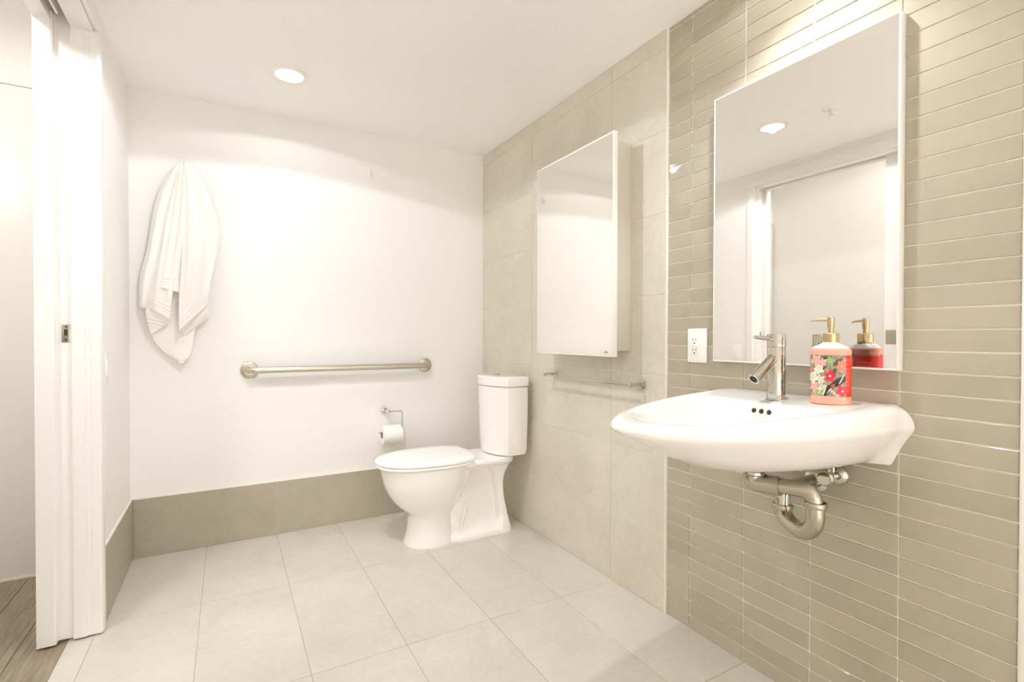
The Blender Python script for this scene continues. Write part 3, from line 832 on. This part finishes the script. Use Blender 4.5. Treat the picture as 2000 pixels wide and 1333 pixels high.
pump = under(lathe('pump', [(.0062, .172), (.0062, .184), (.0066, .186), (.0078, .189), (.0078, .2115), (.007, .2125), (0, .2125)], (BX, BY, bz), (0, 0, 1), BRASS, seg=24), bot)
c0 = Vector((BX, BY, bz + .2055))
sub(tube('nozzle', [c0, c0 + Wd * .02, c0 + Wd * .034 + Vector((0, 0, -.0008)), c0 + Wd * .0425 + Vector((0, 0, -.003))], lambda t: .0042 - .0020 * t, BRASS, seg=12), pump)
under(tube('dip_tube', [(BX, BY, bz + .137), (BX, BY, bz + .152)], .0045, CORAL, seg=10), bot)

def lin(c): return tuple((v / 255 / 12.92) if v / 255 <= .04045 else ((v / 255 + .055) / 1.055) ** 2.4 for v in c)
PINK, SALM, CRIM, WHT = lin((248, 176, 170)), lin((246, 130, 110)), lin((222, 44, 70)), lin((232, 232, 214))
RED, BACKG, DGR, LGR, BLK = lin((236, 48, 36)), lin((150, 142, 118)), lin((82, 84, 62)), lin((146, 186, 116)), lin((58, 48, 34))
leaves = [(.62, .86, .16, .07, -.7, LGR), (.05, .80, .12, .05, 1.4, LGR), (.26, .06, .18, .05, .1, LGR), (.80, .84, .16, .06, .6, DGR), (.45, .72, .10, .05, .9, DGR),
          (.82, .36, .24, .09, .55, BLK), (.55, .15, .20, .08, .9, BLK), (.40, .30, .17, .05, 1.9, DGR), (.40, .93, .15, .05, .1, DGR), (.70, .60, .14, .05, 1.0, DGR),
          (.30, .52, .12, .05, 2.2, lin((120, 118, 96))), (.72, .08, .14, .04, -.6, lin((196, 190, 168))), (.45, .12, .14, .02, 1.2, WHT), (.62, .18, .16, .015, .9, WHT), (.90, .42, .14, .014, 1.1, WHT), (.32, .16, .12, .014, 1.5, WHT)]
flowers = [(.12, .45, .19, WHT), (.30, .66, .15, WHT), (.34, .40, .13, lin((216, 214, 190))), (.40, .22, .11, lin((206, 204, 178))), (.22, .86, .17, PINK), (.40, .82, .12, PINK), (.16, .20, .15, PINK), (.02, .63, .11, SALM), (.90, .74, .15, SALM), (.98, .86, .10, SALM), (.60, .49, .17, CRIM), (.66, .24, .07, lin((170, 40, 60))), (.92, .13, .18, CRIM)]
def paint(u, v):
    c = BACKG
    n = .5 + .5 * math.sin(31 * u + 17 * v) * math.sin(23 * v - 13 * u)
    c = tuple(a * (.75 + .5 * n) for a in c)
    for (lu, lv, a, b, rot, col) in leaves:
        du, dv = (u - lu), (v - lv) * 1.05
        p_, q_ = du * math.cos(rot) + dv * math.sin(rot), -du * math.sin(rot) + dv * math.cos(rot)
        if (p_ / a) ** 2 + (q_ / b) ** 2 < 1:
            st = .78 + .45 * (.5 + .5 * math.sin(70 * p_ + 60 * abs(q_)))
            c = tuple(min(1, x * st) for x in col)
    for (fu, fv, r, col) in flowers:
        du, dv = u - fu, (v - fv) * 1.05
        d = math.hypot(du, dv); a = math.atan2(dv, du)
        rr = r * (.80 + .20 * math.cos(5 * a + 9 * fu))
        if d < rr:
            k = .70 + .42 * (d / rr) + .16 * math.cos(10 * a + 18 * fu)
            c = tuple(min(1, x * k) for x in col)
            if d < r * .16: c = lin((250, 220, 150))
    return c
def label_mesh():
    nu, nv = 190, 70
    vs, fs, cs = [], [], []
    for j in range(nv + 1):
        z = .0205 + (.1195 - .0205) * j / nv
        for i in range(nu):
            t = 2 * PI * i / nu; c, s = math.cos(t), math.sin(t)
            vs.append(Vector((BX, BY, bz + z)) + Wd * (BA * .985 + .0006) * math.copysign(abs(c) ** .9, c) + Nd * (BB * .97 + .0006) * math.copysign(abs(s) ** .9, s))
            v = j / nv
            u = .5 - .5 * math.copysign(abs(c) ** .9, c)          # 0 at the left end, 1 at the right end
            if s >= 0:
                if u < .89: col = paint(u / .89, v)
                else: col = lin((248, 120, 96)) if (u < .97 and .08 < v < .92 and math.sin(v * 190) > .35) else RED
            elif u > .42:
                col = RED if .06 < v < .96 else lin((250, 150, 128))
                if .5 < u < .9 and .2 < v < .85 and math.sin(v * 75) > .5: col = lin((250, 130, 110))
            else: col = paint(u / .42, v)
            cs.append((*col, 1))
    for j in range(nv):
        for i in range(nu):
            k = (i + 1) % nu
            fs.append((j * nu + i, j * nu + k, (j + 1) * nu + k, (j + 1) * nu + i))
    me = bpy.data.meshes.new('label'); me.from_pydata(vs, [], fs); me.update()
    at = me.color_attributes.new('print', 'FLOAT_COLOR', 'POINT')
    for k, c in enumerate(cs): at.data[k].color = c
    for p_ in me.polygons: p_.use_smooth = True
    me.materials.append(print_mat())
    o = bpy.data.objects.new('label', me); COL.objects.link(o)
    return o
lb = under(label_mesh(), bot); lb['label'] = 'printed flower label with a red strip at its edge'
